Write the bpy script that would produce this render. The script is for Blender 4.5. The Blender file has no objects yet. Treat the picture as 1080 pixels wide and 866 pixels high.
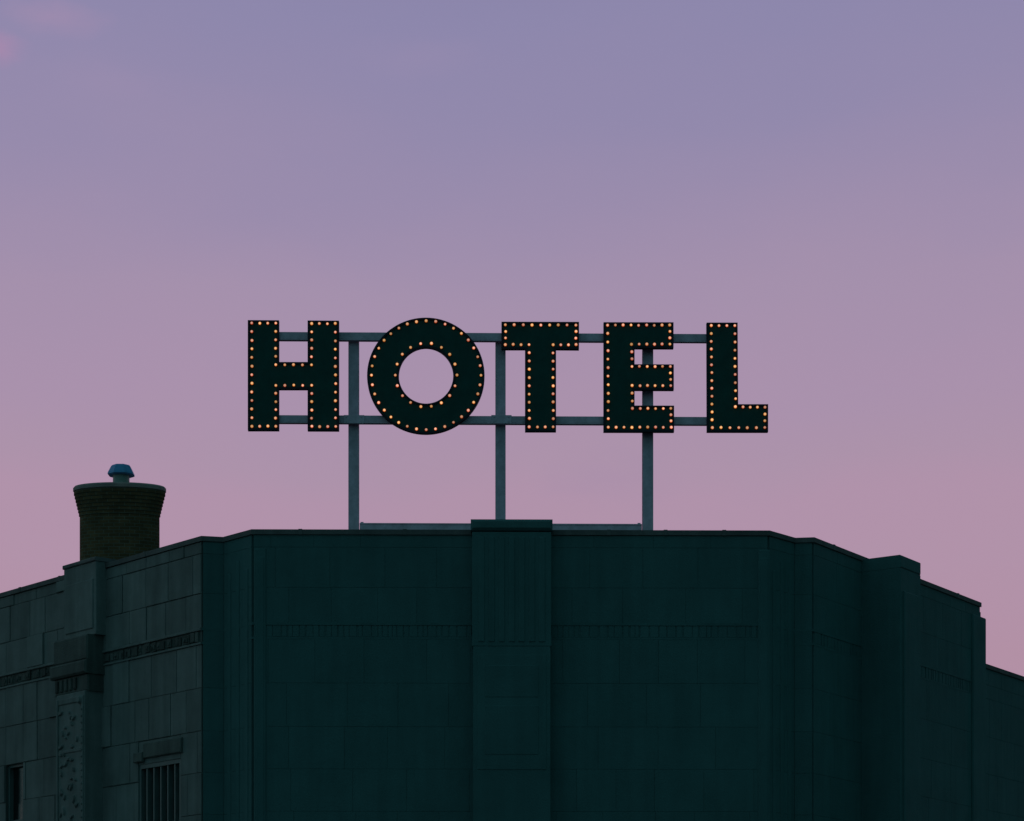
import bpy, bmesh, math, random
from mathutils import Vector
random.seed(11)
S = bpy.context.scene
COL = S.collection

# ------------------------------------------------------------------ camera
F = 2500.0; HY = 1110.0; CX = 540.0; CZ = 1.6
cam = bpy.data.cameras.new('camera'); co = bpy.data.objects.new('camera', cam); COL.objects.link(co)
co.location = (0, 0, CZ); co.rotation_euler = (math.pi/2, 0, 0)
cam.sensor_fit = 'HORIZONTAL'; cam.sensor_width = 36; cam.lens = F/1080*36
cam.shift_y = (HY-433)/1080; cam.clip_end = 3000; cam.clip_start = .1
S.camera = co
S.view_settings.view_transform = 'Standard'; S.view_settings.look = 'None'
S.view_settings.exposure = 0; S.view_settings.gamma = 1
S.view_settings.use_curve_mapping = False

def WX(px, d): return (px-CX)/F*d
def ZZ(py, d): return CZ+(HY-py)/F*d
def W(px, d): return Vector((WX(px, d), d))

# ------------------------------------------------------------------ materials
def lin(c):
    return tuple(((v/255)/12.92 if v/255 <= .04045 else ((v/255+.055)/1.055)**2.4) for v in c)
def new(name):
    m = bpy.data.materials.new(name); m.use_nodes = True
    nt = m.node_tree; b = nt.nodes['Principled BSDF']
    return m, nt, b
def N(nt, t, **kw):
    n = nt.nodes.new(t)
    for k, v in kw.items(): setattr(n, k, v)
    return n
def mult(nt, fac_sock, lo, hi):
    r = N(nt, 'ShaderNodeMapRange'); r.inputs['To Min'].default_value = lo; r.inputs['To Max'].default_value = hi
    nt.links.new(fac_sock, r.inputs['Value']); return r.outputs['Result']
def masonry(name, base, var=.25, grime=.45, bump=.5, scale=1.0):
    m, nt, b = new(name); L = nt.links.new
    tc = N(nt, 'ShaderNodeTexCoord')
    geo = N(nt, 'ShaderNodeNewGeometry')
    n1 = N(nt, 'ShaderNodeTexNoise'); n1.inputs['Scale'].default_value = .9*scale; n1.inputs['Detail'].default_value = 7; n1.inputs['Roughness'].default_value = .65
    L(tc.outputs['Object'], n1.inputs['Vector'])
    mp = N(nt, 'ShaderNodeMapping'); mp.inputs['Scale'].default_value = (3.2, 3.2, .28)   # rain streaks run down the wall
    L(tc.outputs['Object'], mp.inputs['Vector'])
    n2 = N(nt, 'ShaderNodeTexNoise'); n2.inputs['Scale'].default_value = 1.2*scale; n2.inputs['Detail'].default_value = 6
    L(mp.outputs['Vector'], n2.inputs['Vector'])
    n3 = N(nt, 'ShaderNodeTexNoise'); n3.inputs['Scale'].default_value = 26*scale; n3.inputs['Detail'].default_value = 5
    L(tc.outputs['Object'], n3.inputs['Vector'])
    a = mult(nt, geo.outputs['Random Per Island'], 1-var, 1+var)
    g = mult(nt, n1.outputs['Fac'], 1-grime*1.4, 1+grime*1.2)
    s = mult(nt, n2.outputs['Fac'], 1-grime, 1+grime)
    m1 = N(nt, 'ShaderNodeMath', operation='MULTIPLY'); L(a, m1.inputs[0]); L(g, m1.inputs[1])
    m2 = N(nt, 'ShaderNodeMath', operation='MULTIPLY'); L(m1.outputs[0], m2.inputs[0]); L(s, m2.inputs[1])
    vm = N(nt, 'ShaderNodeVectorMath', operation='SCALE'); vm.inputs[0].default_value = base
    L(m2.outputs[0], vm.inputs['Scale']); L(vm.outputs[0], b.inputs['Base Color'])
    b.inputs['Roughness'].default_value = .92; b.inputs['Specular IOR Level'].default_value = .25
    bp = N(nt, 'ShaderNodeBump'); bp.inputs['Strength'].default_value = bump; bp.inputs['Distance'].default_value = .02
    ad = N(nt, 'ShaderNodeMath', operation='ADD'); L(n1.outputs['Fac'], ad.inputs[0]); L(n3.outputs['Fac'], ad.inputs[1])
    L(ad.outputs[0], bp.inputs['Height']); L(bp.outputs[0], b.inputs['Normal'])
    return m
def metal(name, base, rough=.5, met=.0, var=.25, spec=.5):
    m, nt, b = new(name); L = nt.links.new
    tc = N(nt, 'ShaderNodeTexCoord')
    n1 = N(nt, 'ShaderNodeTexNoise'); n1.inputs['Scale'].default_value = 2.3; n1.inputs['Detail'].default_value = 8; n1.inputs['Roughness'].default_value = .7
    L(tc.outputs['Object'], n1.inputs['Vector'])
    vm = N(nt, 'ShaderNodeVectorMath', operation='SCALE'); vm.inputs[0].default_value = base
    L(mult(nt, n1.outputs['Fac'], 1-2*var, 1+2*var), vm.inputs['Scale']); L(vm.outputs[0], b.inputs['Base Color'])
    L(mult(nt, n1.outputs['Fac'], rough-.15, rough+.15), b.inputs['Roughness'])
    b.inputs['Metallic'].default_value = met; b.inputs['Specular IOR Level'].default_value = spec
    return m
def brickmat():
    m, nt, b = new('chimney_brick'); L = nt.links.new
    uv = N(nt, 'ShaderNodeUVMap'); uv.uv_map = 'UVMap'
    br = N(nt, 'ShaderNodeTexBrick'); L(uv.outputs[0], br.inputs['Vector'])
    br.inputs['Scale'].default_value = 1; br.inputs['Brick Width'].default_value = .215; br.inputs['Row Height'].default_value = .0875
    br.inputs['Mortar Size'].default_value = .008; br.inputs['Bias'].default_value = -.1
    br.inputs['Color1'].default_value = (.14, .078, .04, 1); br.inputs['Color2'].default_value = (.21, .115, .055, 1)
    br.inputs['Mortar'].default_value = (.20, .175, .13, 1)
    tc = N(nt, 'ShaderNodeTexCoord'); n1 = N(nt, 'ShaderNodeTexNoise'); n1.inputs['Scale'].default_value = 2.2; n1.inputs['Detail'].default_value = 7
    L(tc.outputs['Object'], n1.inputs['Vector'])
    vm = N(nt, 'ShaderNodeVectorMath', operation='SCALE'); L(br.outputs['Color'], vm.inputs[0]); L(mult(nt, n1.outputs['Fac'], .3, 1.5), vm.inputs['Scale'])
    L(vm.outputs[0], b.inputs['Base Color']); b.inputs['Roughness'].default_value = .93; b.inputs['Specular IOR Level'].default_value = .2
    bp = N(nt, 'ShaderNodeBump'); bp.inputs['Strength'].default_value = .8; bp.inputs['Distance'].default_value = .012; bp.invert = True
    L(br.outputs['Fac'], bp.inputs['Height']); L(bp.outputs[0], b.inputs['Normal'])
    return m
def bulbmat(name, c1, c2, s0, s1):
    m, nt, b = new(name); L = nt.links.new
    oi = N(nt, 'ShaderNodeObjectInfo')
    mx = N(nt, 'ShaderNodeMix', data_type='RGBA'); mx.inputs['A'].default_value = (*c1, 1); mx.inputs['B'].default_value = (*c2, 1)
    L(oi.outputs['Random'], mx.inputs['Factor']); L(mx.outputs['Result'], b.inputs['Emission Color'])
    ml = N(nt, 'ShaderNodeMath', operation='MULTIPLY'); ml.inputs[1].default_value = 7.31
    fr = N(nt, 'ShaderNodeMath', operation='FRACT'); L(oi.outputs['Random'], ml.inputs[0]); L(ml.outputs[0], fr.inputs[0])
    L(mult(nt, fr.outputs[0], s0, s1), b.inputs['Emission Strength'])
    b.inputs['Base Color'].default_value = (.5, .3, .15, 1); b.inputs['Roughness'].default_value = .25
    return m
M = dict(
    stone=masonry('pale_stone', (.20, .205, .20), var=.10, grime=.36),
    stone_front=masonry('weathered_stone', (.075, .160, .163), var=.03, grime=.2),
    mortar=masonry('mortar', (.12, .125, .12), var=0, grime=.3),
    carved=masonry('dark_carved_stone', (.11, .112, .105), var=.3, grime=.5, bump=.9),  # darker than the pale stone, tone varies at random from piece to piece
    coping=masonry('coping_stone', (.17, .15, .15), var=.15, grime=.4),
    roof=masonry('roof_felt', (.05, .05, .052), var=0, grime=.4),
    brick=brickmat(),
    render=masonry('chimney_render', (.42, .30, .28), var=0, grime=.4),
    steel=metal('painted_steel', (.68, .50, .60), rough=.5, met=.15, var=.42),
    black=metal('black_enamel', (.013, .080, .072), rough=.75, var=.3, spec=.2),
    rim=metal('black_rim_enamel', (.02, .03, .045), rough=.75, spec=.2),
    vent_blue=metal('blue_painted_cowl', (.10, .31, .58), rough=.4, met=.3, var=.12),
    vent_grey=metal('galvanised_pipe', (.30, .36, .32), rough=.6, met=.2),
    frame=metal('window_paint', (.12, .15, .15), rough=.6),
    glass=metal('dark_glass', (.01, .014, .016), rough=.15, spec=.6, var=.1),
    asphalt=masonry('asphalt', (.05, .05, .052), var=0, grime=.3),
    pave=masonry('pavement_concrete', (.22, .21, .2), var=.05, grime=.3),
    paint=masonry('road_paint', (.7, .7, .66), var=0, grime=.2),
    ground=masonry('bare_ground', (.10, .095, .08), var=0, grime=.3, scale=.1),
    bulb_core=bulbmat('bulb_tip', (1.0, .48, .36), (1.0, .55, .22), .45, 1.1),
    bulb_side=bulbmat('bulb_side', (1.0, .12, .03), (1.0, .27, .03), .35, .8),
    socket=metal('bulb_socket', (.10, .03, .015), rough=.6),
)

# ------------------------------------------------------------------ object helpers
def obj(name, bm, mats, parent=None, loc=None, smooth=False):
    bmesh.ops.recalc_face_normals(bm, faces=bm.faces[:])
    me = bpy.data.meshes.new(name); bm.to_mesh(me); bm.free()
    if not isinstance(mats, (list, tuple)): mats = [mats]
    for k in mats: me.materials.append(M[k])
    if smooth:
        for p in me.polygons: p.use_smooth = True
    o = bpy.data.objects.new(name, me); COL.objects.link(o)
    if parent is not None: o.parent = parent
    if loc is not None: o.location = loc
    return o
def thing(name, label, cat, loc=(0, 0, 0)):
    o = bpy.data.objects.new(name, None); COL.objects.link(o); o.location = loc
    o['label'] = label; o['category'] = cat; o.empty_display_size = .5
    return o
class Fr:
    """frame along a wall: u runs along it, n points outwards, z up"""
    def __init__(s, a, b):
        s.a = Vector(a[:2]); s.b = Vector(b[:2]); s.L = (s.b-s.a).length; s.u = (s.b-s.a).normalized()
        s.n = Vector((s.u.y, -s.u.x))
    def p(s, u, n, z):
        q = s.a+s.u*u+s.n*n; return Vector((q.x, q.y, z))
def box(bm, fr, u0, u1, n0, n1, z0, z1, mi=0, ch=0.0):
    """box; ch chamfers the outward edges"""
    if ch <= 0:
        vs = [bm.verts.new(fr.p(u, n, z)) for z in (z0, z1) for n in (n0, n1) for u in (u0, u1)]
        idx = [(0, 1, 3, 2), (4, 6, 7, 5), (0, 4, 5, 1), (2, 3, 7, 6), (0, 2, 6, 4), (1, 5, 7, 3)]
    else:
        lo = [(u0, n0, z0), (u1, n0, z0), (u1, n0, z1), (u0, n0, z1)]
        md = [(u0, n1-ch, z0), (u1, n1-ch, z0), (u1, n1-ch, z1), (u0, n1-ch, z1)]
        hi = [(u0+ch, n1, z0+ch), (u1-ch, n1, z0+ch), (u1-ch, n1, z1-ch), (u0+ch, n1, z1-ch)]
        vs = [bm.verts.new(fr.p(*q)) for q in lo+md+hi]
        idx = [(3, 2, 1, 0), (8, 9, 10, 11)]
        for k in range(4):
            j = (k+1) % 4
            idx += [(k, j, 4+j, 4+k), (4+k, 4+j, 8+j, 8+k)]
    for f in idx:
        fc = bm.faces.new([vs[i] for i in f]); fc.material_index = mi
def strip(bm, pts, n_out, n_in, z0, z1, mi=0):
    """mitred band following the wall line; n_in < n_out"""
    P = [Vector(p[:2]) for p in pts]; k = len(P)
    nr = []
    for i in range(k-1):
        u = (P[i+1]-P[i]).normalized(); nr.append(Vector((u.y, -u.x)))
    def off(i, d):
        if i == 0: return P[0]+nr[0]*d
        if i == k-1: return P[-1]+nr[-1]*d
        b = nr[i-1]+nr[i]; b = b/b.length; return P[i]+b*(d/b.dot(nr[i]))
    R = []
    for i in range(k):
        o_, n_ = off(i, n_out), off(i, n_in)
        R.append([bm.verts.new((q.x, q.y, z)) for q, z in ((o_, z0), (o_, z1), (n_, z1), (n_, z0))])
    for i in range(k-1):
        for j in range(4):
            f = bm.faces.new((R[i][j], R[i+1][j], R[i+1][(j+1) % 4], R[i][(j+1) % 4])); f.material_index = mi
    bm.faces.new(R[0]).material_index = mi; bm.faces.new(R[-1][::-1]).material_index = mi
def prism(bm, pts, z0, z1, mi=0):
    a = [bm.verts.new((p[0], p[1], z0)) for p in pts]; b = [bm.verts.new((p[0], p[1], z1)) for p in pts]
    k = len(pts)
    for i in range(k): bm.faces.new((a[i], a[(i+1) % k], b[(i+1) % k], b[i])).material_index = mi
    bm.faces.new(a[::-1]).material_index = mi; bm.faces.new(b).material_index = mi

# ------------------------------------------------------------------ building plan
D0 = 56.0; H = 552*D0/F; ZT = CZ+H                      # top of the parapet, about 14 m
DL = Vector((-2240, F)).normalized(); DR = Vector((1705, F)).normalized()
C1 = W(213, 56.72); C2 = W(236, 56.84); C3 = W(266, 56.0); C4 = W(811, 56.13); C5 = W(838, 56.93); C6 = W(858, 56.87)
LEND = C1+DL*26
def t_on(o, d, px):                                      # where the vertical seen at px meets the wall line o + t d
    k = (px-CX)/F
    return (k*o.y-o.x)/(d.x-k*d.y)
TR = t_on(C6, DR, 1034); REND = C6+DR*TR; TLOW = 30.0; RLOW = C6+DR*TLOW
LINE = [LEND, C1, C2, C3, C4, C5, C6, REND]
COURSES = [13.83, 13.54, 12.59, 11.76, 11.38, 10.33, 9.30, 8.30, 7.30, 6.3, 5.3, 4.3, 3.3, 2.3, 1.3, .3]
building = thing('hotel_building', 'dark stone art deco hotel building with stepped corners under the letter sign', 'building', (C3.x, C3.y, 0))
BO = Vector((C3.x, C3.y, 0))
def part(name, bm, mats, parent=None, smooth=False, origin=None):
    """part of the building (its mesh is written in world coordinates)"""
    o = obj(name, bm, mats, None, None, smooth)
    par = parent or building
    base = BO if parent is None else Vector(parent['_o'])
    org = Vector(origin) if origin is not None else Vector(o.data.vertices[0].co)
    for v in o.data.vertices: v.co -= org
    o.parent = par; o.location = org-base; o['_o'] = org[:]
    return o

def clad(fr, name, mat, courses, width=(.62, 1.15), skip=(), seed=1, jog=.006, e0=.03, e1=.03, frieze=True, gap=.018):
    """ashlar: backing wall, mortar and separate stone blocks; skip = (u0, u1, ztop, zbot) openings"""
    rnd = random.Random(seed); bm = bmesh.new()
    for ci in range(len(courses)-1):
        z1, z0 = courses[ci], courses[ci+1]
        band = frieze and abs(z1-11.76) < .01
        cuts = [(s[0], s[1]) for s in skip if s[2] > z0+.02 and s[3] < z1-.02]
        runs = []; u = e0
        for c in sorted(cuts):
            if c[0] > u: runs.append((u, c[0]))
            u = max(u, c[1])
        if u < fr.L-e1: runs.append((u, fr.L-e1))
        for a, b in runs:
            box(bm, fr, a, b, -.26, -.022, z0, z1, 1)
            if band: continue
            ph = a-rnd.uniform(0, .6)
            while ph < b-.02:
                w = rnd.uniform(*width); q0 = max(a, ph); q1 = min(b, ph+w)
                if b-q1 < .12: q1 = b; w = 99
                if q1-q0 > .05:
                    d = rnd.uniform(-jog, jog)
                    if rnd.random() < .05: d += jog*3.0
                    box(bm, fr, q0+gap/2, q1-gap/2, -.1, d, z0+gap/2, z1-gap/2, 0, min(.009, gap*.5))
                ph += w
    return bm
fl = Fr(LEND, C1); ff = Fr(C3, C4); fr_ = Fr(C6, REND); flow = Fr(REND, RLOW)
uL = lambda px: fl.L-t_on(C1, DL, px)
uF = lambda px: (W(px, 56.06)-C3).dot(ff.u)
# openings on the left flank
win = [(uL(5.5), uL(24), 9.30, 7.3-.0), (uL(146), uL(190), 8.72, 4.3)]
skips = [(win[0][0], win[0][1], 9.30, 6.3), (win[1][0], win[1][1], 8.72, 4.3)]

bm = clad(fl, 'wall', 'stone', COURSES, skip=[(s[0], s[1], min(s[2], 9.3) if s[2] > 9 else 9.3, s[3]) for s in skips], seed=5, jog=.014, gap=.018)
a, b = win[1][:2]
box(bm, fl, a, b, -.26, -.012, 8.72, 9.29, 0, .01)
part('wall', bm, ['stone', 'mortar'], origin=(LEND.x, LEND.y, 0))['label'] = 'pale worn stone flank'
for k, (A, B) in enumerate(((C1, C2), (C2, C3), (C3, C4), (C4, C5), (C5, C6), (C6, REND))):
    f = Fr(A, B)
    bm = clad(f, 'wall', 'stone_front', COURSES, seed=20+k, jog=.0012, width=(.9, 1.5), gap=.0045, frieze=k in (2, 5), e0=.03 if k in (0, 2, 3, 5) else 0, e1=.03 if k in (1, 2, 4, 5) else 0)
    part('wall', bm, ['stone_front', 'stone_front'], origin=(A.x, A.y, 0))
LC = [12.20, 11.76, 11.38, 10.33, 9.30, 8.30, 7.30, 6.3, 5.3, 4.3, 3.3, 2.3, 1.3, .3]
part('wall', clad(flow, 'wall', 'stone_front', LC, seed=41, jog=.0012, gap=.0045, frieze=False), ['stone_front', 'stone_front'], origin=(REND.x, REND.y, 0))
# inner leaf + plinth
bm = bmesh.new(); strip(bm, LINE, -.24, -.55, 0, 13.83); strip(bm, LINE, .06, -.23, 0, .3)
part('inner_wall', bm, 'mortar', origin=(0, C3.y, 0))
bm = bmesh.new(); strip(bm, [REND, RLOW], -.24, -.55, 0, 12.2); strip(bm, [REND, RLOW], .06, -.23, 0, .3)
part('inner_wall', bm, 'mortar', origin=(REND.x, REND.y, 0))
# mouldings above and below the frieze
bm = bmesh.new(); strip(bm, LINE[1:], .005, -.2, 11.70, 11.765); strip(bm, LINE[1:], .004, -.2, 11.37, 11.42)
part('string_course', bm, 'stone_front', origin=(C3.x, C3.y, 11.4))
bm = bmesh.new(); box(bm, fl, 0, fl.L-.02, -.2, .04, 11.70, 11.765, 0, .01); box(bm, fl, 0, fl.L-.02, -.2, .03, 11.37, 11.42, 0, .01)
part('string_course', bm, 'stone', origin=(C1.x, C1.y, 11.4))
# rough carved frieze
for A, B, sd in ((LEND, C1, 3), (C3, C4, 4), (C6, REND, 6)):
    f = Fr(A, B); rnd = random.Random(sd); bm = bmesh.new(); u = .06
    while u < f.L-.25:
        w = rnd.uniform(.08, .2); p = rnd.uniform(-.015, .03)
        z0 = 11.423+rnd.uniform(0, .004 if sd > 3 else .05); z1 = 11.697-rnd.uniform(0, .004 if sd > 3 else .06)
        if sd > 3: p = -.007+p*.08
        box(bm, f, u, u+w, -.1, p, z0, z1, 0, .01 if sd == 3 else .003)
        if sd == 3 and rnd.random() < .5: box(bm, f, u+w*.3, u+w*.7, -.05, p+.025, z0+.05, z1-.08, 0, .008)
        u += w+rnd.uniform(.008, .05)
    part('frieze', bm, 'carved' if sd == 3 else 'stone_front', origin=(A.x, A.y, 11.4))
# coping with lapped joints
bm = bmesh.new(); strip(bm, LINE, .035, -.58, 13.835, ZT-.012)
for f, us in ((ff, [uF(315), uF(425), uF(640), uF(700), uF(762)]), (fl, [1.5+k*2.0 for k in range(12)]), (fr_, [1.0, 3.3, 5.9, 8.4])):
    for u in us: box(bm, f, u, u+.09, -.59, .045, 13.83, ZT-.002)
part('coping', bm, 'coping', origin=(C3.x, C3.y, 13.8))
bm = bmesh.new(); strip(bm, [REND+DR*.3, RLOW], .04, -.58, 12.205, 12.32)
part('coping', bm, 'coping', origin=(REND.x, REND.y, 12.2))
# roof deck and back walls
BK1 = LEND+Vector((9, 9)); BK2 = REND+Vector((-5, 11))
inn = [LEND+Vector((.6, .1)), C1+Vector((.3, .5)), C3+Vector((.2, .5)), C4+Vector((-.2, .5)), C6+Vector((-.4, .4)), REND+Vector((-.5, .2)), BK2, BK1]
bm = bmesh.new(); prism(bm, inn, 13.1, 13.35); part('roof', bm, 'roof', origin=(0, 65, 13.1))
bm = bmesh.new(); strip(bm, [REND+DR*.02, BK2, BK1, LEND-DL*.02], 0, -.4, 0, 13.7); part('back_wall', bm, 'stone_front', origin=(BK2.x, BK2.y, 0))
LB = RLOW+Vector((-8, 6))
bm = bmesh.new(); prism(bm, [REND+DR*.5+Vector((-.6, .2)), RLOW+Vector((-.6, .1)), LB, BK2+Vector((.5, .3))], 11.4, 11.6); part('roof', bm, 'roof', origin=(REND.x, REND.y, 11.4))
bm = bmesh.new(); strip(bm, [RLOW, LB, BK2], 0, -.4, 0, 12.1); part('back_wall', bm, 'stone_front', origin=(RLOW.x, RLOW.y, 0))

# ---- central pier with fluting and cap
pc0, pc1 = (W(498, 55.7)-C3).dot(ff.u), (W(581.5, 55.7)-C3).dot(ff.u)
bm = bmesh.new()
zt = ZZ(546.2, 55.6)
box(bm, ff, pc0+.02, pc1-.02, -.3, .332, 0, 11.15, 0, .006)
box(bm, ff, pc0, pc1, -.3, .34, 11.15, zt-.30, 0, .012)
nf = 7; wv = (pc1-pc0-.2)/nf
for k in range(nf):
    box(bm, ff, pc0+.1+wv*k+.045, pc0+.1+wv*(k+1)-.045, .33, .36, 11.25, zt-.42, 0, .015)
box(bm, ff, pc0+.12, pc1-.12, .28, .345, 8.25, 10.95, 0, .008)
box(bm, ff, pc0+.30, pc1-.30, .31, .355, 8.6, 9.75, 0, .01)
box(bm, ff, pc0+.30, pc1-.30, .31, .355, 9.95, 10.7, 0, .01)
pier = part('pier', bm, 'stone_front', origin=(C3.x+ff.u.x*pc0, C3.y, 0))
bm = bmesh.new()
box(bm, ff, pc0-.035, pc1+.03, -.55, .39, zt-.27, zt-.005, 0, .06)
box(bm, ff, pc0+.95, pc0+1.3, .05, .2, zt-.03, zt+.02, 0, .02)
cap = part('pier_cap', bm, 'stone_front', parent=pier)
# ---- narrow ribs beside the stepped corners
for A, B in ((C2, C3), (C4, C5)):
    f = Fr(A, B); bm = bmesh.new()
    for k in range(3):
        u = f.L*(.2+.3*k); box(bm, f, u-.07, u+.07, -.1, .018, 0, 13.3-.25*abs(k-1), 0, .012)
    part('fluting', bm, 'stone_front')
for px in (268.5, 800):
    bm = bmesh.new(); u = uF(px); box(bm, ff, u, u+.28, -.1, .03, 0, 13.5, 0, .02); box(bm, ff, u+.05, u+.23, .02, .042, 0, 13.3, 0, .012)
    part('pilaster', bm, 'stone_front')
# ---- left flank buttress: upper pier, carved block, lower pier with relief
u0, u1 = uL(78), uL(112)
bm = bmesh.new()
box(bm, fl, u0, u1, -.3, .30, 12.14, ZT+.02, 0, .015)
box(bm, fl, u0+.12, u1-.12, .28, .33, 12.3, 13.55, 0, .015)
lp = part('pier', bm, 'stone')
bm = bmesh.new()
box(bm, fl, u0-.02, u1+.03, -.3, .34, ZT+.02, ZT+.12, 0, .02)
part('pier_cap', bm, 'coping', parent=lp)
bm = bmesh.new()
v0, v1 = uL(75), uL(109)
box(bm, fl, v0-.05, v1+.02, -.3, .50, 11.5, 12.14, 0, .04)
box(bm, fl, v0-.16, v1+.04, -.3, .56, 11.15, 11.5, 0, .05)
box(bm, fl, v0-.04, v1, -.3, .46, 10.72, 11.15, 0, .03)
for k in range(5): box(bm, fl, v0+.04+k*.22, v0+.16+k*.22, .45, .51, 10.8, 11.1, 0, .02)
part('carved_block', bm, 'carved')
bm = bmesh.new()
w0, w1 = uL(78), uL(108)
box(bm, fl, w0, w1, -.3, .52, 0, 10.72, 0, .015)
for s in (w0+.03, w1-.12): box(bm, fl, s, s+.09, .5, .56, 5.5, 10.6, 0, .02)
box(bm, fl, w0+.13, w1-.13, .5, .55, 10.45, 10.6, 0, .02); box(bm, fl, w0+.13, w1-.13, .5, .545, 9.2, 9.3, 0, .02)
rnd = random.Random(9)                # relief of rosettes and leaves
def disc(bm, f, u, z, r, n0, n1, k=12, squash=1.0, rot=0):
    lo = []; hi = []
    for i in range(k):
        a = 2*math.pi*i/k; x = math.cos(a)*r; y = math.sin(a)*r*squash
        x, y = x*math.cos(rot)-y*math.sin(rot), x*math.sin(rot)+y*math.cos(rot)
        lo.append(bm.verts.new(f.p(u+x, n0, z+y))); hi.append(bm.verts.new(f.p(u+x*.6, n1, z+y*.6)))
    for i in range(k): bm.faces.new((lo[i], lo[(i+1) % k], hi[(i+1) % k], hi[i]))
    bm.faces.new(hi); bm.faces.new(lo[::-1])
disc(bm, fl, w1-.17, 10.5, .12, .55, .62)
for k in range(26):
    z = 10.25-k*.17
    for j in range(2):
        disc(bm, fl, rnd.uniform(w0+.22, w1-.24), z+rnd.uniform(-.05, .05), rnd.uniform(.06, .14), .515, .57, 10, .5, rnd.uniform(0, 3.1))
    disc(bm, fl, w1-.075, z, .035, .555, .59, 6)
part('pier', bm, 'stone')
# ---- right flank pier
tp = t_on(C6, DR, 909)
bm = bmesh.new()
box(bm, fr_, tp, tp+1.18, -.3, 1.05, 0, 13.56, 0, .015)
box(bm, fr_, tp+.14, tp+.94, 1.03, 1.10, 0, 13.0, 0, .02)
rp = part('pier', bm, 'stone_front')
bm = bmesh.new(); box(bm, fr_, tp-.002, tp+1.182, -.58, 1.056, 13.565, 13.875, 0, .025); part('pier_cap', bm, 'stone_front', parent=rp)
# narrow rib + end pier of the upper block
bm = bmesh.new(); box(bm, fr_, fr_.L-.62, fr_.L+.27, -.5, .06, 0, 13.56, 0, .03); part('pier', bm, 'stone_front')
# windows of the left flank
for i, (a, b, zt_, zb) in enumerate(((win[0][0], win[0][1], 9.30, 6.3), (win[1][0], win[1][1], 8.72, 4.3))):
    bm = bmesh.new()
    if i == 0:
        box(bm, fl, a, a+.07, -.22, -.10, zb, zt_); box(bm, fl, b-.07, b, -.22, -.10, zb, zt_)
        box(bm, fl, a+.07, b-.07, -.22, -.10, zt_-.07, zt_); box(bm, fl, a+.07, b-.07, -.21, -.12, 7.75, 7.82)
    else:
        box(bm, fl, a, a+.08, -.22, -.03, zb, zt_); box(bm, fl, b-.08, b, -.22, -.03, zb, zt_)
        box(bm, fl, a+.08, b-.08, -.22, -.03, zt_-.1, zt_)
        k = 6
        for j in range(1, k):
            u = a+(b-a)*j/k; box(bm, fl, u-.028, u+.028, -.2, -.05, zb, zt_-.1)
        for z in (7.2, 5.8): box(bm, fl, a+.08, b-.08, -.19, -.13, z, z+.06)
    wf = part('window', bm, 'frame')
    bm = bmesh.new(); box(bm, fl, a+.02, b-.02, -.235, -.215, zb, zt_-.02); part('pane', bm, 'glass', parent=wf)
    if i == 1:
        bm = bmesh.new(); box(bm, fl, a-.12, a+.28, -.02, .09, 8.78, 9.02, 0, .02); box(bm, fl, a+.28, b+.1, -.02, .06, 8.86, 9.22, 0, .02)
        part('lintel', bm, 'carved', parent=wf)

# ---- chimney (oval brick stack)
DC = 61.8; ccx = WX(126.2, DC); mpx = DC/F
zr = ZZ(514, DC)
def oval(bm, rings, k=48, uvl=None, mi=0, captop=True):
    R = []; 
    for (rx, ry, z) in rings:
        R.append([bm.verts.new((ccx+math.cos(2*math.pi*i/k)*rx, DC+math.sin(2*math.pi*i/k)*ry, z)) for i in range(k)])
    for j in range(len(R)-1):
        for i in range(k):
            f = bm.faces.new((R[j][i], R[j][(i+1) % k], R[j+1][(i+1) % k], R[j+1][i])); f.material_index = mi
            if uvl is not None:
                rr = 1.0*mpx*42; per = 5.1
                for l, (ii, jj) in zip(f.loops, ((i, j), (i+1, j), (i+1, j+1), (i, j+1))):
                    l[uvl].uv = (per*ii/k, rings[jj][2] if abs(rings[j][2]-rings[j+1][2]) > .001 else rings[jj][2]+.02*(jj-j))
    if captop: bm.faces.new(R[-1])
    bm.faces.new(R[0][::-1])
sx = 42.1*mpx; sy = .42; cx_ = 49.0*mpx
bm = bmesh.new(); uvl = bm.loops.layers.uv.new('UVMap')
zc0 = ZZ(545.0, DC); zc1 = ZZ(519.4, DC); ns = 7
rings = [(sx, sy, 13.2), (sx, sy, zc0)]
for k in range(ns):
    e = (cx_-sx-.02)*(k+1)/ns; za = zc0+(zc1-zc0)*k/ns; zb = zc0+(zc1-zc0)*(k+1)/ns
    rings += [(sx+e, sy+e, za+.001), (sx+e, sy+e, zb)]
oval(bm, rings, uvl=uvl)
ch = part('chimney', bm, 'brick', origin=(ccx, DC, 13.2))
ch['label'] = 'oval brick chimney flaring to a pale rim'
bm = bmesh.new(); oval(bm, [(cx_-.03, sy+.15, zc1), (cx_, sy+.18, zc1+.015), (cx_, sy+.18, zr-.04), (cx_-.035, sy+.15, zr)])
part('chimney_crown', bm, 'render', parent=ch)
def ngon(bm, rings, k):
    R = [[bm.verts.new((WX(127.8, DC)+math.cos(2*math.pi*(i+.5)/k)*r, DC+math.sin(2*math.pi*(i+.5)/k)*r, z)) for i in range(k)] for r, z in rings]
    for j in range(len(R)-1):
        for i in range(k): bm.faces.new((R[j][i], R[j][(i+1) % k], R[j+1][(i+1) % k], R[j+1][i]))
    bm.faces.new(R[0][::-1]); bm.faces.new(R[-1])
bm = bmesh.new(); ngon(bm, [(8.7*mpx, zr-.1), (8.7*mpx, ZZ(500, DC))], 24); part('vent_pipe', bm, 'vent_grey', parent=ch, smooth=False)
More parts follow.
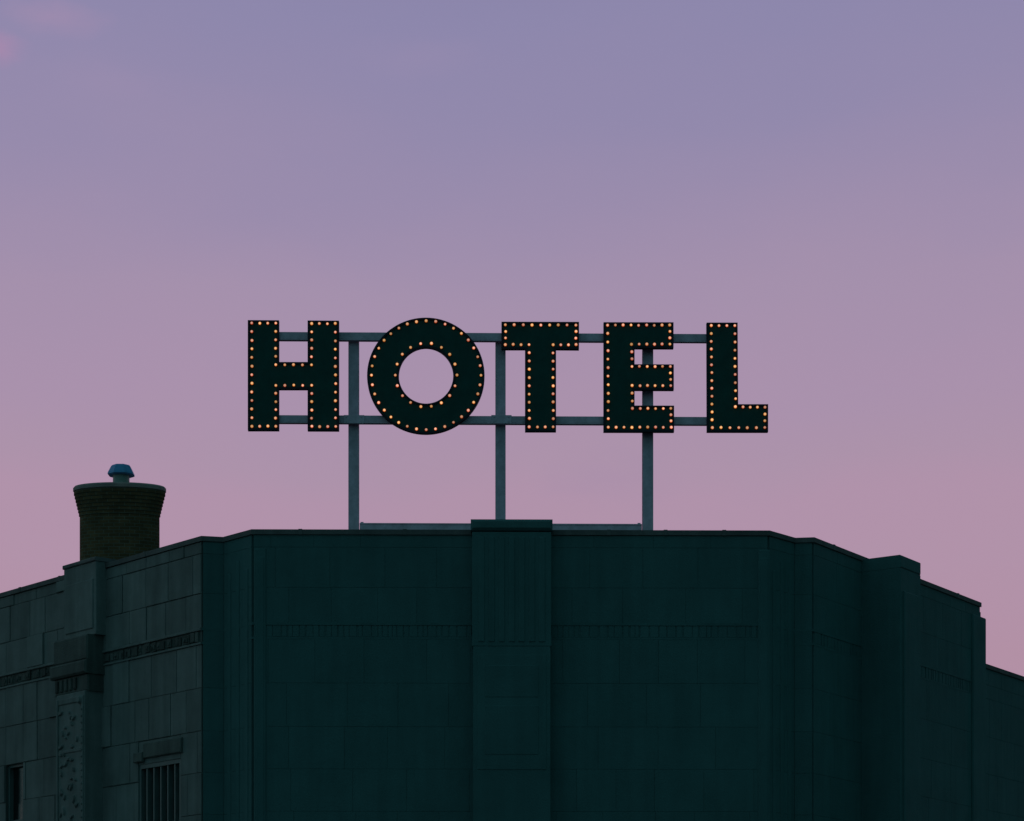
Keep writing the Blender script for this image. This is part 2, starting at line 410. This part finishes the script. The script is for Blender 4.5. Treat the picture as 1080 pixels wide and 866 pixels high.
bm = bmesh.new(); ngon(bm, [(13.6*mpx, ZZ(501.9, DC)), (14.6*mpx, ZZ(501.1, DC)), (14.3*mpx, ZZ(499.4, DC)), (10.6*mpx, ZZ(492.3, DC)), (9.4*mpx, ZZ(491.3, DC))], 8)
part('vent_cowl', bm, 'vent_blue', parent=ch)

# ------------------------------------------------------------------ the sign
DS = 56.45                                               # plane of the letter fronts
sl = .016                                                # very slight turn of the sign
SC = Vector((WX(528, DS), DS, 0))
sf = Fr(SC.xy-Vector((1, sl)), SC.xy+Vector((1, sl)))    # u along the sign, n towards the street
def su(px, n=0.0):                                       # u of pixel column on the plane n metres in front of the letters
    k = (px-CX)/F; a = sf.a+sf.n*n
    return (k*a.y-a.x)/(sf.u.x-k*sf.u.y)
def sz(px, py, n=0.0):
    q = sf.a+sf.n*n+sf.u*su(px, n); return ZZ(py, q.y)
sign = thing('hotel_sign', 'rooftop sign spelling HOTEL in black letters edged with glowing bulbs on steel posts', 'sign', (SC.x, SC.y, 13.35))
SO = Vector((SC.x, SC.y, 13.35))
def spart(name, bm, mats, parent=None, org=None, smooth=False):
    o = obj(name, bm, mats, None, None, smooth)
    org = Vector(org) if org is not None else o.data.vertices[0].co.copy()
    for v in o.data.vertices: v.co -= org
    o.parent = parent or sign; o.location = org-(Vector(parent['_o']) if parent else SO); o['_o'] = org[:]
    return o
DEP = .13; REC = .03; RIMW = .045
def inset(P, d):
    k = len(P); out = []
    area = sum(P[i][0]*P[(i+1) % k][1]-P[(i+1) % k][0]*P[i][1] for i in range(k)); s = 1 if area > 0 else -1
    for i in range(k):
        a, b, c = Vector(P[i-1]), Vector(P[i]), Vector(P[(i+1) % k])
        e1 = (b-a).normalized(); e2 = (c-b).normalized()
        n1 = Vector((-e1.y, e1.x))*s; n2 = Vector((-e2.y, e2.x))*s
        m = (n1+n2).normalized(); out.append(b+m*(d/m.dot(n1)))
    return out
def loopv(bm, P, n): return [bm.verts.new(sf.p(p[0], n, p[1])) for p in P]
def quads(bm, A, B, mi):
    k = len(A)
    for i in range(k): bm.faces.new((A[i], A[(i+1) % k], B[(i+1) % k], B[i])).material_index = mi
def letter_mesh(outline, hole=None):
    bm = bmesh.new()
    o0 = loopv(bm, outline, -DEP); o1 = loopv(bm, outline, 0); i1 = loopv(bm, inset(outline, RIMW), 0); i0 = loopv(bm, inset(outline, RIMW), -REC)
    quads(bm, o0, o1, 1); quads(bm, o1, i1, 1); quads(bm, i1, i0, 1)
    if hole is None:
        bm.faces.new(i0).material_index = 0; bm.faces.new(o0[::-1]).material_index = 1
    else:
        hb = inset(hole, -RIMW)
        h0 = loopv(bm, hole, -DEP); h1 = loopv(bm, hole, 0); g1 = loopv(bm, hb, 0); g0 = loopv(bm, hb, -REC)
        quads(bm, h0, h1, 1); quads(bm, h1, g1, 1); quads(bm, g1, g0, 1); quads(bm, i0, g0, 0); quads(bm, o0, h0, 1)
    return bm
# bulb: socket, amber side, bright tip
bm = bmesh.new()
def lathe(bm, prof, k=12):
    R = [[bm.verts.new((math.cos(2*math.pi*i/k)*r, -y, math.sin(2*math.pi*i/k)*r)) for i in range(k)] for r, y, _ in prof]
    for j in range(len(R)-1):
        for i in range(k): bm.faces.new((R[j][i], R[j][(i+1) % k], R[j+1][(i+1) % k], R[j+1][i])).material_index = prof[j+1][2]
    bm.faces.new(R[-1]).material_index = prof[-1][2]
lathe(bm, [(.040, 0, 0), (.040, .02, 0), (.034, .024, 0), (.038, .036, 1), (.036, .048, 1), (.029, .058, 1), (.017, .065, 2), (.006, .0675, 2)])
bmesh.ops.recalc_face_normals(bm, faces=bm.faces[:])
BULB = bpy.data.meshes.new('light_bulb'); bm.to_mesh(BULB); bm.free()
for k in ('socket', 'bulb_side', 'bulb_core'): BULB.materials.append(M[k])
rb = random.Random(4)
def bulbs(letter, pts):
    seen = []
    for (px, py) in pts:
        if any(abs(px-a)+abs(py-b) < 2 for a, b in seen): continue
        seen.append((px, py))
        o = bpy.data.objects.new('light_bulb', BULB); COL.objects.link(o); o.parent = letter
        o.location = sf.p(su(px), -REC, sz(px, py))-Vector(letter['_o'])
        o.rotation_euler = (rb.uniform(-.12, .12), 0, rb.uniform(-.12, .12))
        s = rb.uniform(.82, .98); o.scale = (s, s, s)
def row(x0, y0, x1, y1, n): return [(x0+(x1-x0)*i/(n-1), y0+(y1-y0)*i/(n-1)) for i in range(n)]
def poly(P): return [(su(x), sz(x, y)) for x, y in P]
UB = 1.6                                                  # height in px of the underside seen below each letter
def mk(ch, P, pts, hole=None):
    org = sf.p(su(sum(p[0] for p in P)/len(P)), 0, sz(P[0][0], 456))
    l = spart('letter', letter_mesh(poly(P), poly(hole) if hole else None), ['black', 'rim'], org=org)
    l['label'] = 'letter '+ch; bulbs(l, pts); return l
# H
l, a, b_, r, t, bt, c1, c2 = 261.3, 294.2, 324.4, 357.5, 337.6, 455.3-UB, 381.8, 411.9-UB
mk('H', [(l, t), (a, t+.2), (a, c1), (b_, c1), (b_, t+.4), (r, t+.6), (r, bt+.3), (b_, bt+.2), (b_, c2), (a, c2), (a, bt), (l, bt)],
   row(265.7, 340.9, 265.7, 449.6, 13)+row(265.7, 340.9, 290.8, 341.0, 4)+row(290.8, 341, 290.8, 384.8, 6)+row(290.8, 384.8, 328.6, 385, 5)
   + row(328.6, 341.3, 328.6, 385, 6)+row(328.6, 341.3, 353.8, 341.4, 4)+row(353.8, 341.4, 354, 450, 13)+row(328.8, 449.9, 354, 450, 4)
   + row(328.8, 449.9, 328.7, 406.4, 6)+row(290.8, 406.4, 328.7, 406.4, 5)+row(290.8, 406.4, 290.8, 449.6, 6)+row(265.7, 449.6, 290.8, 449.6, 4))
# O
oc = (449.2, 396.2); n = 96
circ = lambda cx, cy, rx, ry, n: [(cx+math.cos(2*math.pi*i/n)*rx, cy-math.sin(2*math.pi*i/n)*ry) for i in range(n)]
mk('O', circ(449.1, 396.2, 62.0, 61.2, n), circ(449.5, 395.9, 57.8, 57.4, 36)+circ(449.4, 395.6, 32.5, 33.7, 18), hole=circ(449.3, 396.1, 28.7, 29.6, n))
# T
l, r, t, m_, a, b_, bt = 528.9, 610.7, 339.3, 369.7-UB, 553.8, 586.5, 455.9-UB+.6
mk('T', [(l, t), (r, t+.2), (r, m_+.2), (b_, m_), (b_, bt), (a, bt), (a, m_), (l, m_)],
   row(533.2, 342.8, 607.5, 342.9, 9)+row(533.2, 342.8, 533.2, 363.5, 4)+row(533.2, 363.5, 557.9, 363.6, 4)+row(583.2, 363.6, 607.5, 363.7, 4)+row(607.5, 342.9, 607.5, 363.7, 4)
   + row(558, 363.6, 558.3, 450.3, 11)+row(583.2, 363.6, 583.5, 450.3, 11)+row(558.3, 450.3, 583.5, 450.3, 4))
# E
l, r, t, s, bt = 636.6, 710.4, 339.8, 669.3, 456.5-UB+.4
mk('E', [(l, t), (r, t+.1), (r, 368.8-UB), (s, 368.7-UB), (s, 384.2), (r+.3, 384.3), (r+.3, 412.8-UB), (s, 412.7-UB), (s, 427.7), (r+.6, 427.8), (r+.6, bt+.1), (l, bt)],
   row(640.9, 343, 706.4, 343.1, 9)+row(706.4, 343.1, 706.4, 363.2, 4)+row(666.2, 363.2, 706.4, 363.2, 6)+row(666.2, 363.2, 666.4, 386.6, 4)+row(666.4, 386.6, 707, 386.7, 6)
   + row(707, 386.7, 707.2, 406.9, 4)+row(666.8, 406.9, 707.2, 406.9, 6)+row(666.8, 406.9, 667, 431, 4)+row(667, 431, 707.6, 431, 6)+row(707.6, 431, 707.8, 450.8, 4)
   + row(641.6, 450.8, 707.8, 450.8, 9)+row(640.9, 343, 641.6, 450.8, 13))
# L
l, r, t, s, bt = 745.3, 810.2, 340.2, 778.2, 456.6-UB+.3
mk('L', [(l, t), (s-.2, t), (s+.4, 426.3), (r, 426.3), (r, bt), (l+.4, bt)],
   row(750.1, 343.6, 751.2, 451.1, 14)+row(750.1, 343.6, 775, 343.6, 4)+row(775, 343.6, 775.8, 429.3, 11)+row(775.8, 429.3, 806.8, 429.5, 5)
   + row(806.8, 429.5, 806.8, 451.1, 4)+row(751.2, 451.1, 806.8, 451.1, 7))
# rails: rectangular hollow sections with a drip lip
rn = -DEP-.012
def rail(pxa, pxb, pya, pyb, n1, n0):
    bm = bmesh.new(); u0, u1 = su(pxa, n1), su(pxb, n1)
    z1, z0 = sz(528, pya, n1), sz(528, pyb, n1)
    box(bm, sf, u0, u1, n0, n1, z0+.028, z1, 0, .006)
    box(bm, sf, u0+.004, u1-.004, n0+.03, n1+.010, z0, z0+.026)
    return spart('rail', bm, 'steel')
rail(270, 772, 351.2, 359.6, rn, rn-.16)
lowr = rail(270, 772, 438.8, 447.0, rn, rn-.16)
# posts: I-sections standing on the roof
pn = rn-.165
for pa, pb in ((367.4, 378.4), (522.5, 533.3), (677.9, 689.0)):
    bm = bmesh.new(); u0, u1 = su(pa, pn), su(pb, pn); z1 = sz(528, 358.5 if pa < 600 else 366, pn)+.1
    box(bm, sf, u0, u1, pn-.022, pn, 13.35, z1); box(bm, sf, u0, u1, pn-.24, pn-.218, 13.35, z1)
    um = (u0+u1)/2; box(bm, sf, um-.01, um+.01, pn-.219, pn-.021, 13.35, z1)
    po = spart('post', bm, 'steel')
    bm = bmesh.new(); box(bm, sf, u0-.12, u1+.12, pn-.36, pn+.12, 13.352, 13.38)
    for du in (-.08, u1-u0+.04):
        box(bm, sf, u0+du, u0+du+.04, pn+.04, pn+.08, 13.38, 13.42); box(bm, sf, u0+du, u0+du+.04, pn-.32, pn-.28, 13.38, 13.42)
    spart('base_plate', bm, 'steel', parent=po)
    # clamp where the lower rail crosses the post
    bm = bmesh.new(); zc = sz(pa, 443, rn)
    n1 = rn+.016
    box(bm, sf, u0-.10, u1+.14, rn+.002, n1, zc-.085, zc+.115, 0, .004)
    for du in (-.05, u1-u0+.05):
        for dz in (-.05, .06): box(bm, sf, u0+du, u0+du+.03, n1-.001, n1+.014, zc+dz, zc+dz+.03)
    # knee brace ending under the rail
    box(bm, sf, u0-.2, u0-.001, rn-.15, rn-.06, zc-.045, zc+.10) if pa < 400 else None
    spart('clamp_plate', bm, 'steel', parent=po)
# base beam between the outer posts
bm = bmesh.new(); n1 = pn-.03
z1 = ZZ(551.7, DS+.3)
a0, a1 = su(379.3, n1), su(677, n1)
box(bm, sf, a0, a1, n1-.15, n1, z1-.03, z1); box(bm, sf, a0, a1, n1-.03, n1-.012, z1-.30, z1-.029); box(bm, sf, a0, a1, n1-.15, n1, z1-.33, z1-.301)
for u in (a0+.02, a1-.10): box(bm, sf, u, u+.07, n1-.13, n1-.03, z1+.001, z1+.03)
spart('base_beam', bm, 'steel')

for o in list(bpy.data.objects):
    if '_o' in o: del o['_o']

# ------------------------------------------------------------------ ground
def flat(name, pts, z, mat):
    bm = bmesh.new(); bm.faces.new([bm.verts.new((p[0], p[1], z)) for p in pts]); o = obj(name, bm, mat); o['kind'] = 'structure'; return o
flat('ground', [(-1500, -1500), (1500, -1500), (1500, 1500), (-1500, 1500)], -.02, 'ground')
flat('road', [(-200, -16), (200, -16), (200, 50), (-200, 50)], -.01, 'asphalt')
bm = bmesh.new()
prism(bm, [LEND+Vector((-3, -2)), C1+Vector((-2.2, -3.2)), C4+Vector((1.8, -3.2)), RLOW+Vector((3.2, -2)), RLOW+Vector((-.5, .5)), C5+Vector((0, 1)), C2+Vector((0, 1)), LEND+Vector((.5, .5))], -.02, .12)
o = obj('pavement', bm, 'pave'); o['kind'] = 'structure'
bm = bmesh.new()
for x in range(-60, 60, 6):
    v = [bm.verts.new(p) for p in ((x, 25, -.005), (x+3, 25, -.005), (x+3, 25.14, -.005), (x, 25.14, -.005))]; bm.faces.new(v)
o = obj('road_marking', bm, 'paint'); o['kind'] = 'structure'

# ------------------------------------------------------------------ dusk sky
w = bpy.data.worlds.new('World'); S.world = w; w.use_nodes = True
nt = w.node_tree; L = nt.links.new
for n_ in list(nt.nodes): nt.nodes.remove(n_)
out = N(nt, 'ShaderNodeOutputWorld'); bg = N(nt, 'ShaderNodeBackground'); L(bg.outputs[0], out.inputs[0])
tc = N(nt, 'ShaderNodeTexCoord'); sep = N(nt, 'ShaderNodeSeparateXYZ'); L(tc.outputs['Generated'], sep.inputs[0])
# very low frequency unevenness of the sky
ns_ = N(nt, 'ShaderNodeTexNoise'); ns_.inputs['Scale'].default_value = 5; ns_.inputs['Detail'].default_value = 5; ns_.inputs['Roughness'].default_value = .55
mp = N(nt, 'ShaderNodeMapping'); mp.inputs['Scale'].default_value = (1, 1, 2.6); L(tc.outputs['Generated'], mp.inputs['Vector']); L(mp.outputs[0], ns_.inputs['Vector'])
wob = mult(nt, ns_.outputs['Fac'], -.03, .03)
zz = N(nt, 'ShaderNodeMath', operation='ADD'); L(sep.outputs['Z'], zz.inputs[0]); L(wob, zz.inputs[1])
zx = N(nt, 'ShaderNodeMath', operation='MULTIPLY_ADD'); zx.inputs[1].default_value = -.01; L(sep.outputs['X'], zx.inputs[0]); L(zz.outputs[0], zx.inputs[2])
ramp = N(nt, 'ShaderNodeValToRGB'); L(zx.outputs[0], ramp.inputs[0])
def sinel(py): t = (HY-py)/F; return t/math.sqrt(1+t*t)
SKY = [(1110, (180, 144, 158)), (700, (178, 144, 165)), (600, (177, 146, 169)), (530, (176, 146, 170)), (480, (172, 146, 170)), (400, (169, 145, 172)), (300, (164, 144, 172)), (200, (154, 140, 172)), (100, (146, 137, 172)), (0, (141, 135, 172)), (-900, (84, 92, 140))]
cr = ramp.color_ramp
while len(cr.elements) > 1: cr.elements.remove(cr.elements[-1])
for i, (py, c) in enumerate(SKY):
    e = cr.elements[0] if i == 0 else cr.elements.new(sinel(py))
    e.position = max(0, sinel(py)); e.color = (*lin(c), 1)
# pink wisps of cloud up on the left
col = ramp.outputs['Color']
nc = N(nt, 'ShaderNodeTexNoise'); nc.inputs['Scale'].default_value = 38; nc.inputs['Detail'].default_value = 6; nc.inputs['Roughness'].default_value = .6
mc = N(nt, 'ShaderNodeMapping'); mc.inputs['Scale'].default_value = (1, 1, 2.2); L(tc.outputs['Generated'], mc.inputs['Vector']); L(mc.outputs[0], nc.inputs['Vector'])
for px, py, rad, amt, sq, c in ((-2, 52, .0105, .7, 1.6, (172, 137, 173)), (52, 18, .021, .6, 3.4, (165, 141, 174)), (110, 84, .030, .22, 3.5, (160, 142, 175)), (440, 62, .03, .22, 4, (158, 142, 175)), (645, 505, .03, .25, 2.5, (163, 138, 170)), (900, 610, .04, .2, 3, (172, 150, 170))):
    d = Vector(((px-CX)/F, 1, (HY-py)/F)).normalized()
    sb = N(nt, 'ShaderNodeVectorMath', operation='SUBTRACT'); L(tc.outputs['Generated'], sb.inputs[0]); sb.inputs[1].default_value = d
    scl = N(nt, 'ShaderNodeVectorMath', operation='MULTIPLY'); L(sb.outputs[0], scl.inputs[0]); scl.inputs[1].default_value = (1, 1, sq)
    ln = N(nt, 'ShaderNodeVectorMath', operation='LENGTH'); L(scl.outputs[0], ln.inputs[0])
    ad = N(nt, 'ShaderNodeMath', operation='MULTIPLY_ADD'); L(nc.outputs['Fac'], ad.inputs[0]); ad.inputs[1].default_value = rad*1.6; L(ln.outputs['Value'], ad.inputs[2])
    mr = N(nt, 'ShaderNodeMapRange', interpolation_type='SMOOTHSTEP'); L(ad.outputs[0], mr.inputs['Value'])
    mr.inputs['From Min'].default_value = rad*.6; mr.inputs['From Max'].default_value = rad*2.1; mr.inputs['To Min'].default_value = amt; mr.inputs['To Max'].default_value = 0
    mx = N(nt, 'ShaderNodeMix', data_type='RGBA'); L(mr.outputs[0], mx.inputs['Factor']); L(col, mx.inputs['A']); mx.inputs['B'].default_value = (*lin(c), 1); col = mx.outputs['Result']
# the sky away from the afterglow is a deep dim teal blue
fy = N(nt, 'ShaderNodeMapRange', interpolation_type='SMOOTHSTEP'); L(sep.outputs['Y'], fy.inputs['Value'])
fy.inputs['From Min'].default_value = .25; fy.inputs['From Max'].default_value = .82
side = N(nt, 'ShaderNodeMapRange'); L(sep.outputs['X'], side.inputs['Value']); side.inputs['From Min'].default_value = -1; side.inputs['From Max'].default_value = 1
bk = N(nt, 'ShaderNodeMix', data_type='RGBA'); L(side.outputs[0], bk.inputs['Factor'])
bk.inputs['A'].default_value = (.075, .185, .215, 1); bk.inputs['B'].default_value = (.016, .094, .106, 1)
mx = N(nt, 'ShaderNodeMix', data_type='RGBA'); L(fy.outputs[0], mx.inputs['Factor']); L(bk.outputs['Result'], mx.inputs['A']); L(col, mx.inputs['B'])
# faint physical sky on top of it
SUN_EL, SUN_AZ = math.radians(3), math.radians(-62)       # azimuth from the view direction, to the left
sky = N(nt, 'ShaderNodeTexSky'); sky.sky_type = 'NISHITA'; sky.sun_disc = False; sky.sun_elevation = SUN_EL; sky.sun_rotation = SUN_AZ
ss = N(nt, 'ShaderNodeVectorMath', operation='SCALE'); L(sky.outputs[0], ss.inputs[0]); ss.inputs['Scale'].default_value = .0015
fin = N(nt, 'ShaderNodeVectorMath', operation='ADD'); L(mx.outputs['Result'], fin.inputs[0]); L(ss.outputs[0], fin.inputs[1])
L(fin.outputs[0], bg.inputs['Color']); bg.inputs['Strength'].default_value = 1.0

# the last glow of the sun, low on the left behind the front
sun = bpy.data.lights.new('sun', 'SUN'); so = bpy.data.objects.new('sun', sun); COL.objects.link(so)
sun.energy = .05; sun.angle = math.radians(15); sun.color = (1.0, .86, .78)
d = Vector((math.sin(SUN_AZ)*math.cos(SUN_EL), math.cos(SUN_AZ)*math.cos(SUN_EL), math.sin(SUN_EL)))
so.rotation_euler = d.to_track_quat('Z', 'Y').to_euler()
